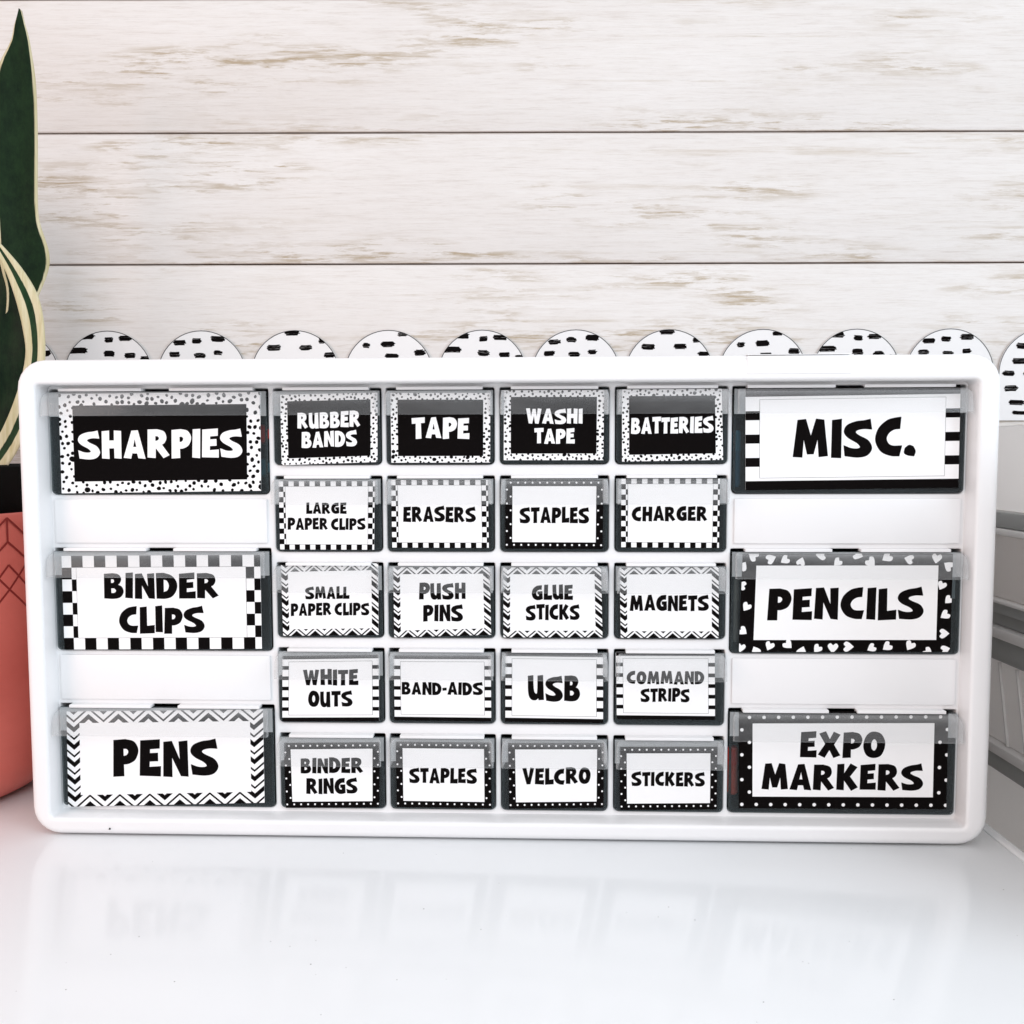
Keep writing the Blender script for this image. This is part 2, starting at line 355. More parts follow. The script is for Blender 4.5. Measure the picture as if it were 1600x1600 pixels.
def card(quad, style, big, seed, y):
    TL, TR, BR, BL = quad; W = ((TR[0]-TL[0])+(BR[0]-BL[0]))/2; H = ((TL[1]-BL[1])+(TR[1]-BR[1]))/2
    def P(x, z, yy):
        s_, t = x/W, z/H
        b = (lerp(BL[0], BR[0], s_), lerp(BL[1], BR[1], s_)); a = (lerp(TL[0], TR[0], s_), lerp(TL[1], TR[1], s_))
        return (lerp(b[0], a[0], t), yy, lerp(b[1], a[1], t))
    dark, bl, wh, inner, icol, line = border(style, W, H, big, seed)
    mb = MB(); mb.mi = 1 if dark else 0
    q = rect(0, 0, W, H)
    vs = [P(x, z, y) for x, z in q]+[P(x, z, y+0.28) for x, z in q]
    mb.add(vs, [(0, 1, 2, 3), (7, 6, 5, 4), (0, 4, 5, 1), (1, 5, 6, 2), (2, 6, 7, 3), (3, 7, 4, 0)])
    for cols, mi in ((bl, 1), (wh, 0)):
        mb.mi = mi
        for pl in cols:
            c_ = clip(pl, W, H)
            if c_:
                if len(c_) > 4:
                    tr = tessellate_polygon([[Vector((x, z, 0)) for x, z in c_]]); mb.add([P(x, z, y-.05) for x, z in c_], tr)
                else: mb.add([P(x, z, y-.05) for x, z in c_], [tuple(range(len(c_)))])
    if line:
        g = .16; (a, b), (c2, d) = inner[0], inner[2]
        mb.mi = 2; mb.add([P(x, z, y-.08) for x, z in rect(a-g, b-g, c2+g, d+g)], [(0, 1, 2, 3)])
    mb.mi = 1 if icol == 'ink' else 0
    mb.add([P(x, z, y-.12) for x, z in inner], [(0, 1, 2, 3)])
    return mb
M['line'] = mat("thin_printed_line", (0.05, 0.05, 0.05), 0.6)

# ------------------------------------------------------------------ table
TX1 = 271.0
M['table'] = mat("white_laminate", (0.80, 0.81, 0.82), 0.16, Specular_IOR_Level=0.12)
_n = noise(M['table'], (5, 5, 5), detail=5); _r = ramp(M['table'], [(0.3, (0.86, 0.87, 0.88)), (0.7, (0.90, 0.905, 0.91))], _n.outputs[0])
L(M['table'], _r.outputs[0], M['table'].node_tree.nodes["Principled BSDF"].inputs["Base Color"])
_n2 = noise(M['table'], (40, 40, 40), detail=6); _r2 = ramp(M['table'], [(0.35, (0.09,)*3), (0.75, (0.17,)*3)], _n2.outputs[0])
L(M['table'], _r2.outputs[0], M['table'].node_tree.nodes["Principled BSDF"].inputs["Roughness"])
_n3 = noise(M['table'], (220, 220, 220), detail=2); bump(M['table'], _n3.outputs[0], 0.03, 0.0004)
t = empty("table", (0, 0, 0)); tag(t, "glossy white table top under the drawer cabinet", "table")
mb = MB(); mb.box(-900, TX1-7, -600, 175, -28, 0, 1.2); mb.build("table_top", M['table'], t)
mb = MB(); mb.box(TX1-6.7, TX1, -600, 175, -28, 0, 1.6); mb.build("edge_trim", M['table'], t)
for x, y in ((-860, -560), (TX1-60, -560), (-860, 130), (TX1-60, 130)):
    mb = MB(); mb.box(x, x+40, y, y+40, -720, -28.2, 2); mb.build("leg", M['table'], t)
M['floor'] = mat("floor_grey", (0.6, 0.56, 0.52), 0.5)
_n = noise(M['floor'], (6, 40, 6), detail=5); _r = ramp(M['floor'], [(0.3, (0.55, 0.50, 0.45)), (0.7, (0.66, 0.62, 0.58))], _n.outputs[0]); L(M['floor'], _r.outputs[0], M['floor'].node_tree.nodes["Principled BSDF"].inputs["Base Color"])
mb = MB(); mb.box(-2500, 2500, -3000, 400, -740, -720); tag(mb.build("floor", M['floor']), kind="structure")

M['crumb'] = mat("grey_dust_crumb", (0.35, 0.34, 0.33), 0.9)
rg = random.Random(12); mb = MB()
for k in range(60):
    x, y, r = rg.uniform(-300, 260), rg.uniform(-190, -6), rg.uniform(.12, .38)*(1 if k > 6 else 1.5)
    mb.add([(x+r*math.cos(i*1.2566), y+r*math.sin(i*1.2566)*rg.uniform(.6, 1), .012) for i in range(5)]+[(x, y, r*.6)], [(i, (i+1) % 5, 5) for i in range(5)])
tag(mb.build("dust", M['crumb'], t), kind="stuff")

# ------------------------------------------------------------------ plank wall
WY = 178.0
def wood():
    m = mat("whitewashed_wood", (0.8, 0.78, 0.76), 0.62, Specular_IOR_Level=0.3)
    b = m.node_tree.nodes["Principled BSDF"]
    fine = noise(m, (26, 1, 520), detail=9, rough=0.72, rand=True)
    grain = noise(m, (90, 1, 1500), (2, 0, 4), detail=6, rough=0.75, rand=True)
    mid = noise(m, (20, 1, 190), (3, 0, 1), detail=9, rough=0.72, rand=True)
    patch = noise(m, (7.5, 1, 38), (1, 0, 7), detail=3, rough=0.5, rand=True)
    long_ = noise(m, (3.2, 1, 150), (4, 0, 2), detail=4, rough=0.55, rand=True)
    cloud = noise(m, (4, 1, 9), (9, 0, 2), detail=3, rand=True)
    base = ramp(m, [(0.30, (0.62, 0.575, 0.54)), (0.44, (0.71, 0.68, 0.655)), (0.75, (0.755, 0.735, 0.72))], fine.outputs[0])
    gr = ramp(m, [(0.32, (0.90, 0.89, 0.88)), (0.5, (1, 1, 1))], grain.outputs[0])
    cl = ramp(m, [(0.3, (0.93, 0.915, 0.905)), (0.65, (1, 1, 1))], cloud.outputs[0])
    c = mixc(m, 1.0, mixc(m, 1.0, base.outputs[0], cl.outputs[0], 'MULTIPLY'), gr.outputs[0], 'MULTIPLY')
    def mul(a_, b_):
        x = N(m, "ShaderNodeMath", operation='MULTIPLY', use_clamp=True); L(m, a_, x.inputs[0])
        if isinstance(b_, float): x.inputs[1].default_value = b_
        else: L(m, b_, x.inputs[1])
        return x.outputs[0]
    rm = ramp(m, [(0.475, (0, 0, 0)), (0.56, (1, 1, 1))], mid.outputs[0]); rp = ramp(m, [(0.47, (0, 0, 0)), (0.63, (1, 1, 1))], patch.outputs[0])
    rf = ramp(m, [(0.42, (0.1,)*3), (0.56, (1, 1, 1))], fine.outputs[0])
    worn = mul(mul(rm.outputs[0], rp.outputs[0]), rf.outputs[0])
    c = mixc(m, mul(worn, 0.85), c, (0.35, 0.265, 0.16))
    rl = ramp(m, [(0.60, (0, 0, 0)), (0.70, (1, 1, 1))], long_.outputs[0]); rc = ramp(m, [(0.42, (0, 0, 0)), (0.6, (1, 1, 1))], mid.outputs[0])
    c = mixc(m, mul(mul(rl.outputs[0], rc.outputs[0]), 0.55), c, (0.42, 0.34, 0.24))
    # worn brown line along both long edges of each plank
    tc = N(m, "ShaderNodeTexCoord"); sp = N(m, "ShaderNodeSeparateXYZ"); L(m, tc.outputs["Object"], sp.inputs[0])
    d1 = N(m, "ShaderNodeMath", operation='SUBTRACT'); L(m, sp.outputs[2], d1.inputs[0]); d1.inputs[1].default_value = 0.045
    d2 = N(m, "ShaderNodeMath", operation='ABSOLUTE'); L(m, d1.outputs[0], d2.inputs[0])
    d3 = N(m, "ShaderNodeMath", operation='MULTIPLY_ADD'); L(m, fine.outputs[0], d3.inputs[0]); d3.inputs[1].default_value = 0.0032; L(m, d2.outputs[0], d3.inputs[2])
    mr = N(m, "ShaderNodeMapRange"); L(m, d3.outputs[0], mr.inputs[0])
    mr.inputs[1].default_value = 0.0452; mr.inputs[2].default_value = 0.0468
    c = mixc(m, mul(mr.outputs[0], 0.8), c, (0.30, 0.21, 0.16))
    L(m, c, b.inputs["Base Color"]); bump(m, fine.outputs[0], 0.12, 0.0005); return m
M['wood'] = wood(); M['groove'] = mat("brown_groove", (0.16, 0.10, 0.08), 0.9)
mb = MB(); mb.box(-1400, 1400, WY+6, WY+40, -720, 1300); wall = tag(mb.build("wall", M['groove']), kind="structure")
mb = MB(); mb.box(-1400, 1400, 0, 6.0, 0.45, 89.7, 0.5); pl0 = mb.build("plank", M['wood'], wall)
zs = [339.4+90.2*k for k in range(-11, 10)]
pl0.location = (0, WY*S, zs[0]*S)
for z in zs[1:]:
    o = pl0.copy(); o.location = (0, WY*S, z*S); scene.collection.objects.link(o); o.parent = wall

# ------------------------------------------------------------------ scalloped trim along the wall
M['trimcard'] = mat("trim_cardstock", (0.76, 0.75, 0.745), 0.6)
trim = tag(empty("border_trim", (0, WY-1.5, 228.5)), "scalloped white paper border with black brush dashes pinned along the plank wall", "border trim")
cents = [-345.2+66.15*i for i in range(-1, 13)]; RD = 31.6; ZC = 261.8-228.5
prof = [(-450, 0), (600, 0), (600, 24)]
arcs = []
for c_ in reversed(cents):
    arc = [(c_+RD*math.cos(math.radians(a)), ZC+RD*math.sin(math.radians(a))) for a in range(-8, 189, 7)]
    arcs.append(arc); prof += arc
prof += [(-450, 24)]
tri = tessellate_polygon([[Vector((x, z, 0)) for x, z in prof]])
mb = MB(); n_ = len(prof); mb.add([(x, 0, z) for x, z in prof], tri); mb.add([(x, 0.5, z) for x, z in prof], [t_[::-1] for t_ in tri])
mb.rings([[(x, 0, z) for x, z in prof], [(x, 0.5, z) for x, z in prof]]); mb.build("trim_strip", M['trimcard'], trim, 'flat')
mb = MB()
for arc in arcs:
    c_ = sum(p[0] for p in arc)/len(arc); v = []
    for x, z in arc:
        d = Vector((x-(arc[0][0]+arc[-1][0])/2, z-ZC)); d.normalize()
        v += [(x-d.x*.15, -.08, z-d.y*.15), (x-d.x*.72, -.08, z-d.y*.72)]
    mb.add(v, [(2*i, 2*i+1, 2*i+3, 2*i+2) for i in range(len(arc)-1)])
mb.build("printed_outline", M['line'], trim, 'flat')
DASH = [  # (dx, dy, width, height) in photograph-like units from each circle's centre (587 row)
 [(-31,61,22,9),(2,56,14,8),(28,58,22,8),(-47,39,30,9),(2,34,18,9),(35,31,18,8),(58,27,14,6),(-20,14,22,8),(25,12,24,9),(-52,8,20,8),(0,-8,24,8),(48,-10,22,8),(-35,-30,26,8),(20,-32,22,8),(-5,-52,24,8),(52,-52,22,8)],
 [(-34,51,20,8),(-7,54,16,8),(26,57,22,9),(-42,33,18,8),(-3,31,18,8),(26,35,14,7),(56,42,12,8),(-20,12,22,8),(18,10,20,8),(54,12,20,8),(-50,-8,24,8),(0,-12,22,8),(42,-14,24,8),(-28,-34,24,8),(24,-38,22,8),(-2,-56,22,8)],
 [(-4,66,24,8),(-33,43,22,9),(17,43,20,8),(43,54,12,9),(54,31,18,8),(-38,19,22,9),(5,18,22,8),(-54,0,20,8),(-20,0,22,9),(28,-2,24,8),(-50,-24,22,9),(-8,-22,20,8),(40,-26,22,8),(-40,-46,26,8),(10,-48,22,8),(-36,-62,22,6),(46,-62,20,6)],
 [(-35,46,12,8),(-1,48,22,9),(22,63,16,6),(5,29,22,8),(49,35,18,9),(-30,20,22,8),(32,12,22,8),(-54,4,20,8),(0,0,24,8),(50,-8,22,8),(-34,-18,22,8),(12,-24,22,8),(-12,-44,24,8),(42,-46,22,8),(-46,-58,20,8)]]
mb = MB(); rg = random.Random(4)
for i, c_ in enumerate(cents):
    for dx, dy, ww, hh in DASH[(i-2) % 4]:
        k = .448; x, z = c_+dx*k, ZC+dy*k; a, b = ww*k/2, hh*k/2
        if dy > 0 and (x-c_)**2+(z-ZC)**2 > (RD-.4)**2: continue
        nS = 6; sk = rg.uniform(-.35, .35); bow = rg.uniform(-.25, .25)
        for s_ in range(nS):   # dry brush: ragged strokes side by side
            f = (s_+.5)/nS*2-1; tap = 1-.28*f*f; z0 = z-b+s_*2*b/nS; z1 = z0+2*b/nS-(.07 if rg.random() < .3 else -.06)
            e0 = a*tap+rg.uniform(-.7, .45)*(1 if rg.random() < .6 else .3); e1 = a*tap+rg.uniform(-.9, .6)*(1 if rg.random() < .6 else .3)
            q = []
            for u_ in range(7):
                t_ = u_/6; q.append((x-e0+(e0+e1)*t_, z0+sk*(t_-.5)+bow*(4*t_*(1-t_))+rg.uniform(-.05, .05)))
            for u_ in range(7):
                t_ = 1-u_/6; q.append((x-e0+(e0+e1)*t_+rg.uniform(-.1, .1), z1+sk*(t_-.5)+bow*(4*t_*(1-t_))+rg.uniform(-.05, .05)))
            q = [(xx, max(zz, .4)) for xx, zz in q]
            if dy > 0:
                def inn(p):
                    d = math.hypot(p[0]-c_, p[1]-ZC); r_ = RD-.3
                    return p if d < r_ else (c_+(p[0]-c_)*r_/d, ZC+(p[1]-ZC)*r_/d)
                q = [inn(p) for p in q]
            mb.add([(xx, -.11-.004*s_, zz) for xx, zz in q], [(k_, k_+1, 12-k_, 13-k_) for k_ in range(6)])
mb.build("brush_dashes", M['ink'], trim, 'flat')

# ------------------------------------------------------------------ drawer cabinet
YAW = 0.0352181
cab = empty("drawer_cabinet", (0, 0, 0), -YAW)
tag(cab, "wide white plastic cabinet with 26 clear labelled drawers standing on the white table", "drawer cabinet")
FB = 1.0; FT = 255.8
mb = MB(); plate(mb, (-254, 254, FB, FT), 15, [((-243.5, 242.5, 10.5, 242.9), 2.5)], 0, 22, 4.2, 1.8)
loopb = [(x, 22, z) for x, z in rrect(-254, 254, FB, FT, 15, 7)]; loopi = [(x, 22, z) for x, z in rrect(-247, 247, FB+7, FT-7, 9, 7)]
mb.rings([loopb, loopi]); mb.build("outer_frame", M['white'], cab, 40)
mb = MB(); mb.rings([[(x, y, z) for x, z in rrect(-247-d, 247+d, FB+4-d, FT-5+d, 10, 7)] for y, d in ((13.4, 0), (150, -1), (156, -4), (158, -9))])
bk = rrect(-238, 238, FB+13, FT-14, 10, 7); mb.add([(x, 158, z) for x, z in bk], [tuple(range(len(bk)))]); mb.build("outer_shell", M['white'], cab, 40)
for x in (-225, 215):
    for y in (12, 135):
        mb = MB(); mb.box(x, x+12, y, y+12, 0, FB+5, .5); mb.build("foot", M['dirt'], cab)

ROWS = [(200.3, 241.0), (153.7, 194.3), (107.0, 147.8), (60.2, 101.3), (12.6, 54.2)]
COLS = [(-121.3, -63.5), (-60.9, -3.4), (-0.5, 57.2), (60.3, 119.2)]
BIGR = [(184.6, 241.0), (99.5, 155.5), (12.6, 69.7)]
BIGC = {'L': (-243.0, -124.2), 'R': (121.5, 241.6)}
def cell(key):
    if key[0] in 'LR': return BIGC[key[0]]+BIGR[int(key[1])]
    return COLS[int(key[1])]+ROWS[int(key[0])]
holes = []
for d_ in DRAWERS:
    x0, x1, z0, z1 = cell(d_[0]); holes.append(((x0, x1, z0, z1), (2.6, 2.6, .8, .8)))
mb = MB(); plate(mb, (-244, 243, 10, 244.3), 1, holes, 13.2, 30, .1, .75); grid = mb.build("drawer_grid", M['white'], cab, 40)
# raised blank fronts between the large drawers
for cx in 'LR':
    for (za, zb) in ((72.4, 97.2), (158.3, 182.2)):
        x0, x1 = BIGC[cx]; mb = MB(); mb.box(x0+1.4, x1-1.4, 11.9, 13.6, za, zb, .7); mb.build("blank_front", M['white'], cab)

STY = {'spots': 'spotted border', 'check': 'checkered border', 'stripe': 'striped border', 'polka': 'polka dot border', 'heart': 'heart border', 'chevron': 'chevron border'}
POS = ['first', 'second', 'third', 'fourth']
for idx, (key, style, inv, quad, lines) in enumerate(DRAWERS):
    x0, x1, z0, z1 = cell(key); big = key[0] in 'LR'; g = .45
    a, b, c_, d = x0+g, x1-g, z0+.4, z1-1.3; FY = 11.5
    # bin: front plate, floor, sides, back
    mb = MB(); plate(mb, (a, b, c_, d), (2.3, 2.3, .5, .5), [], FY, FY+1.4, .5, 0)
    bkp = rrect(a, b, c_, d, (2.3, 2.3, .5, .5), 7); mb.add([(x, FY+1.4, z) for x, z in bkp], [tuple(range(len(bkp)))[::-1]])
    mb.mi = 1
    mb.box(a+.3, a+1.4, FY+1.5, 140, c_+1.2, d-3); mb.box(b-1.4, b-.3, FY+1.5, 140, c_+1.2, d-3)
    mb.box(a+1.5, b-1.5, FY+1.5, 140, c_+.3, c_+1.4); mb.box(a+1.5, b-1.5, 138.6, 140, c_+1.5, d-3)
    dr = mb.build("drawer", [M['shaded'], M['tub']], cab, 40)
    words = ' '.join(l[0] for l in lines)
    extra = ''
    if words == 'STAPLES': extra = ' second row from the top' if key == '12' else ' bottom row'
    dr["label"] = ("large" if big else "small")+" clear drawer reading "+words+" with "+STY[style]+extra
    # pull: hooded lip, thin sheet with end caps
    pr = [(-.1, z1-1.6), (-4.2, z1-1.9), (-7.0, z1-3.2), (-8.6, z1-5.6), (-9.3, z1-9), (-9.7, z1-14.6)]
    pi = [(0.1, z1-2.6), (-3.9, z1-2.9), (-6.2, z1-3.9), (-7.7, z1-6.0), (-8.4, z1-9.2), (-8.8, z1-14.4)]
    mb = MB(); e0, e1 = a+.2, b-.2; bulge = 0
    def ind(y): return 2.4*(1-min(1, -y/9.6))**1.6
    e0, e1 = a+.2, b-.2
    def ring(u, k, s_): return [(u+s_*ind(y), FY+y*k-.05, z) for y, z in pr+pi[::-1]]
    sect = [(e0, .90, 1), (e0+.6, .97, 1), (e0+1.6, 1.0, .8), (e1-1.6, 1.0, -.8), (e1-.6, .97, -1), (e1, .90, -1)]
    mb.rings([ring(*q_) for q_ in sect])
    for u, k, s_ in ((e0, .90, 1), (e1, .90, -1)):       # end webs: a thin curved gusset back to the face
        P_ = pr+[(-8.0, z1-14.6), (-5.2, z1-14.3), (-2.6, z1-13.4), (-.1, z1-11.8)]
        o1 = [(u+s_*ind(y), FY+y*k-.05, z) for y, z in P_]; o2 = [(x+.7*s_, y, z) for x, y, z in o1]
        mb.rings([o1, o2]); tr = tessellate_polygon([[Vector((0, p[1], p[2])) for p in o1]]); mb.add(o1, tr); mb.add(o2, [q_[::-1] for q_ in tr])
    mb.build("pull", M['pull'], dr, 50)
    # milky strip behind the card, added to imitate light refracted by the pull
    mb = MB(); mb.box(a+.15, b-.15, FY-.12, FY+.1, z1-14.6, z1-1.6, 0); mb.build('refraction_strip', M['refraction'], dr)
    # card with printed border, then lettering
    cb = card(quad, style, big, 11 if style == 'spots' and not big else 5, FY-.32)
    cb.build("label_card", [M['card'], M['ink'], M['line']], dr, 'flat')
    TL, TR, BR, BL = quad; slope = ((TR[1]-TL[1])+(BR[1]-BL[1]))/2/(TR[0]-TL[0])
    mb = MB(); rg = random.Random(idx*7+3)
    for (txt, u0, u1, v0, v1) in lines: lettering(mb, txt, u0, u1, v0, v1, slope, FY-.50, rg)
    mb.build("lettering", M['card'] if inv else M['ink'], dr, 'flat')
for d_ in DRAWERS:
    x0, x1, z0, z1 = cell(d_[0]); big = d_[0][0] in 'LR'
    spans = [(x0+7, x0+52), (x0+67, x1-7)] if big else [(x0+6, x1-6)]
    for p, q_ in spans: mb = MB(); mb.box(p, q_, 9.2, 14.5, z1-1.25, z1+.3, .15); mb.build("stop_tab", M['white'], grid)
mb = MB(); mb.box(126, 178.1, -.35, .02, 246.2, FT-.6, .1); mb.box(126, 178.1, .6, 14, FT-.02, FT+.3, .1); tag(mb.build("tape_strip", M['tape'], cab), "blank white tape strip on the frame top")
mb = MB(); mb.add([(-210.9+.55*math.cos(k), 1.2, 5.0+.6*math.sin(k)) for k in [i*math.pi/4 for i in range(8)]]+[(-210.9, -.25, 5.2)], [(i, (i+1) % 8, 8) for i in range(8)]); 
for k_ in range(len(mb.v)): mb.v[k_] = (mb.v[k_][0], mb.v[k_][1]-1.3, mb.v[k_][2])
mb.build("speck", M['dirt'], cab)

# ------------------------------------------------------------------ what shows inside the darkened clear drawers
def cyl(mb, p, q, r0, r1, n=14):
    p, q = Vector(p), Vector(q); ax = (q-p).normalized(); s_ = ax.orthogonal().normalized(); t_ = ax.cross(s_)
    c0 = [tuple(p+(s_*math.cos(2*math.pi*i/n)+t_*math.sin(2*math.pi*i/n))*r0) for i in range(n)]
    c1 = [tuple(q+(s_*math.cos(2*math.pi*i/n)+t_*math.sin(2*math.pi*i/n))*r1) for i in range(n)]
    mb.rings([c0, c1]); mb.add(c0, [tuple(range(n))]); mb.add(c1, [tuple(range(n))[::-1]])
def marker(p, q, r, capcol, bodycol, label, cat='marker', name='marker', group=None):
    """p,q in cabinet coordinates; cap at p"""
    c_, s_ = math.cos(-YAW), math.sin(-YAW); rot = Matrix.Rotation(-YAW, 4, 'Z')
    t = empty(name, tuple(rot @ Vector(p)), -YAW); tag(t, label, cat, group)
    v = Vector(q)-Vector(p); 
    mb = MB(); cyl(mb, (0, 0, 0), v*.04, r*.8, r); cyl(mb, v*.04, v*.36, r, r*1.03); mb.build("cap", mat("cap_plastic", capcol, .3), t, 50)
    mb = MB(); cyl(mb, v*.362, v*.96, r*.96, r*.96); cyl(mb, v*.96, v, r*.96, r*.7); mb.build("barrel", mat("barrel_plastic", bodycol, .35), t, 50)
marker((-128.6, 14.5, 217), (-129.5, 120, 213), 5.6, (.85, .05, .04), (.8, .8, .8), "red capped marker at the right end of the SHARPIES drawer")
marker((-128.4, 14.5, 199), (-130.5, 120, 197), 5.4, (.05, .20, .26), (.1, .2, .25), "dark teal marker at the lower right of the SHARPIES drawer")
marker((-234, 15, 189.5), (-150, 16.5, 189.2), 3.2, (.62, .22, .12), (.5, .16, .10), "rust coloured marker lying low across the SHARPIES drawer")
marker((124.4, 17.5, 218), (124.5, 17.5, 188), 2.6, (.04, .25, .36), (.03, .16, .26), "teal marker upright at the left of the MISC drawer")
marker((124.6, 17, 231), (124.6, 60, 224), 2.6, (.75, .48, .35), (.7, .5, .4), "peach capped marker at the upper left of the MISC drawer")
marker((124.6, 16, 48), (124.8, 16, 22), 3.0, (.85, .06, .03), (.8, .1, .05), "red marker upright at the left of the EXPO MARKERS drawer")
marker((239.0, 16, 142), (239.2, 16, 106), 1.6, (.8, .8, .8), (.02, .02, .02), "silver and black pen upright at the right of the PENCILS drawer", 'pen', 'pen')
marker((125.0, 17, 140), (125.0, 17, 105), 2.0, (.5, .42, .36), (.45, .38, .33), "tan pencil upright at the left of the PENCILS drawer", 'pencil', 'pencil')
marker((-240.3, 17, 140), (-240.3, 17, 112), 1.4, (.62, .42, .36), (.02, .02, .02), "pinkish binder clip arm at the left of the BINDER CLIPS drawer", 'clip', 'binder_clip')

# ------------------------------------------------------------------ potted snake plant
PX, PY = -362.0, 82.0
pot = empty("plant_pot", (PX, PY, 0)); tag(pot, "coral ceramic pot with dark red geometric lines on the table beside the cabinet", "plant pot")
M['coral'] = mat("coral_glaze", (0.72, 0.125, 0.095), 0.42)
_n = noise(M['coral'], (12, 12, 20), detail=5); _r = ramp(M['coral'], [(0.3, (0.62, 0.135, 0.105)), (0.7, (0.75, 0.19, 0.15))], _n.outputs[0]); L(M['coral'], _r.outputs[0], M['coral'].node_tree.nodes["Principled BSDF"].inputs["Base Color"])
_n = noise(M['coral'], (160, 160, 160), detail=4); bump(M['coral'], _n.outputs[0], 0.2, 0.0006)
M['potline'] = mat("dark_red_line", (0.25, 0.02, 0.015), 0.6)
PR = [(0, 0), (58, 0), (64, 1), (69, 3.5), (73.5, 8), (76.5, 14), (78.3, 22), (79, 34), (79, 80), (79, 130), (78.6, 165), (78, 170.5), (76.6, 172), (74.5, 171), (73.5, 168), (73, 90), (60, 60), (0, 60)]
def revolve(mb, pr, n=72): mb.rings([[(max(r, .01)*math.cos(2*math.pi*i/n), max(r, .01)*math.sin(2*math.pi*i/n), z) for i in range(n)] for r, z in pr])
mb = MB(); revolve(mb, PR); mb.build("pot_body", M['coral'], pot, 60)
mb = MB()
def potline(a0, z0, a1, z1, wd=.6):
    n = 10; L_, R_ = [], []
    dx, dz = (a1-a0)*79, z1-z0; ln = math.hypot(dx, dz); nx, nz = -dz/ln*wd, dx/ln*wd
    for i in range(n+1):
        a = lerp(a0, a1, i/n); z = lerp(z0, z1, i/n)
        for lst, sg in ((L_, 1), (R_, -1)):
            aa = a+sg*nx/79; lst.append((79.12*math.cos(aa), 79.12*math.sin(aa), z+sg*nz))
    mb.add(L_+R_, [(i, i+1, n+2+i, n+1+i) for i in range(n)])
P_ = math.radians(10); A0 = math.radians(-19)
for k in range(36):
    a = A0+k*P_
    if k % 2 == 0: potline(a, 169.5, a, 155.5)
    for sg in (-1, 1):
        if k % 2 == 0: potline(a, 169.5, a+sg*P_, 158); potline(a, 155.5, a+sg*P_, 144)
    potline(a, 142, a+P_, 127.6); potline(a, 127.6, a+P_, 142)
    for sg in (-1, 1):
        if k % 2 == 0: potline(a, 127.6, a+sg*P_, 114.5)
mb.build("pot_lines", M['potline'], pot, 'flat')
M['black'] = mat("black_shadow_liner", (0.006, 0.006, 0.006), 0.7, Specular_IOR_Level=0.1)
M['soil'] = mat("potting_soil", (0.03, 0.02, 0.015), 0.95)
_n = noise(M['soil'], (300, 300, 300), detail=4); bump(M['soil'], _n.outputs[0], 1, 0.003)
plant = empty("snake_plant", (PX, PY, 175)); tag(plant, "tall snake plant with dark green cream edged leaves in the coral pot", "plant")
mb = MB(); revolve(mb, [(0.1, -60), (62, -60), (68, 10), (70, 16), (71, 24), (69.5, 25.2), (67.5, 24), (65.5, 8), (0.1, 9)]); mb.build("shadow_liner", M['black'], plant, 50)  # black liner, rim raised to stand in for leaf bases and shadow
mb = MB(); rg = random.Random(2); ls = []
for j in range(9):
    r = 65.6*j/8; ls.append([(max(r, .05)*math.cos(2*math.pi*i/36), max(r, .05)*math.sin(2*math.pi*i/36), 11+rg.uniform(-1.5, 1.5)) for i in range(36)])
mb.rings(ls); mb.build("soil", M['soil'], plant, 50)

def leafmat(name, c0, c1, cream_w, streak):
    m = mat(name, (0.02, 0.06, 0.02), 0.5, Specular_IOR_Level=0.1); b = m.node_tree.nodes["Principled BSDF"]
    uv = N(m, "ShaderNodeUVMap"); sp = N(m, "ShaderNodeSeparateXYZ"); L(m, uv.outputs[0], sp.inputs[0])
    n = noise(m, (150, 150, 90), detail=8, rough=.75); n2 = noise(m, (500, 500, 30), detail=3)
    g = ramp(m, [(0.35, c0), (0.62, c1)], n.outputs[0])
    d = N(m, "ShaderNodeMath", operation='SUBTRACT'); L(m, sp.outputs[0], d.inputs[0]); d.inputs[1].default_value = .5
    ab = N(m, "ShaderNodeMath", operation='ABSOLUTE'); L(m, d.outputs[0], ab.inputs[0])
    wob = N(m, "ShaderNodeMath", operation='MULTIPLY_ADD'); L(m, n2.outputs[0], wob.inputs[0]); wob.inputs[1].default_value = .05; L(m, ab.outputs[0], wob.inputs[2])
    r = ramp(m, [(.525-cream_w-.012, (0, 0, 0)), (.525-cream_w+.012, (1, 1, 1))], wob.outputs[0])
    cr = ramp(m, [(0.3, (0.50, 0.44, 0.25)), (0.7, (0.66, 0.60, 0.42))], n2.outputs[0])
    c = mixc(m, r.outputs[0], g.outputs[0], cr.outputs[0])
    L(m, c, b.inputs["Base Color"]); bump(m, n2.outputs[0], .25, .0006); return m
M['leafA'] = leafmat("leaf_green_cream_edge", (0.003, 0.011, 0.004), (0.009, 0.025, 0.008), .07, 0)
M['leafB'] = leafmat("leaf_variegated_cream", (0.006, 0.022, 0.008), (0.014, 0.045, 0.016), .36, 0)
M['leafC'] = leafmat("leaf_dark_green", (0.002, 0.009, 0.004), (0.007, 0.022, 0.008), .03, 0)
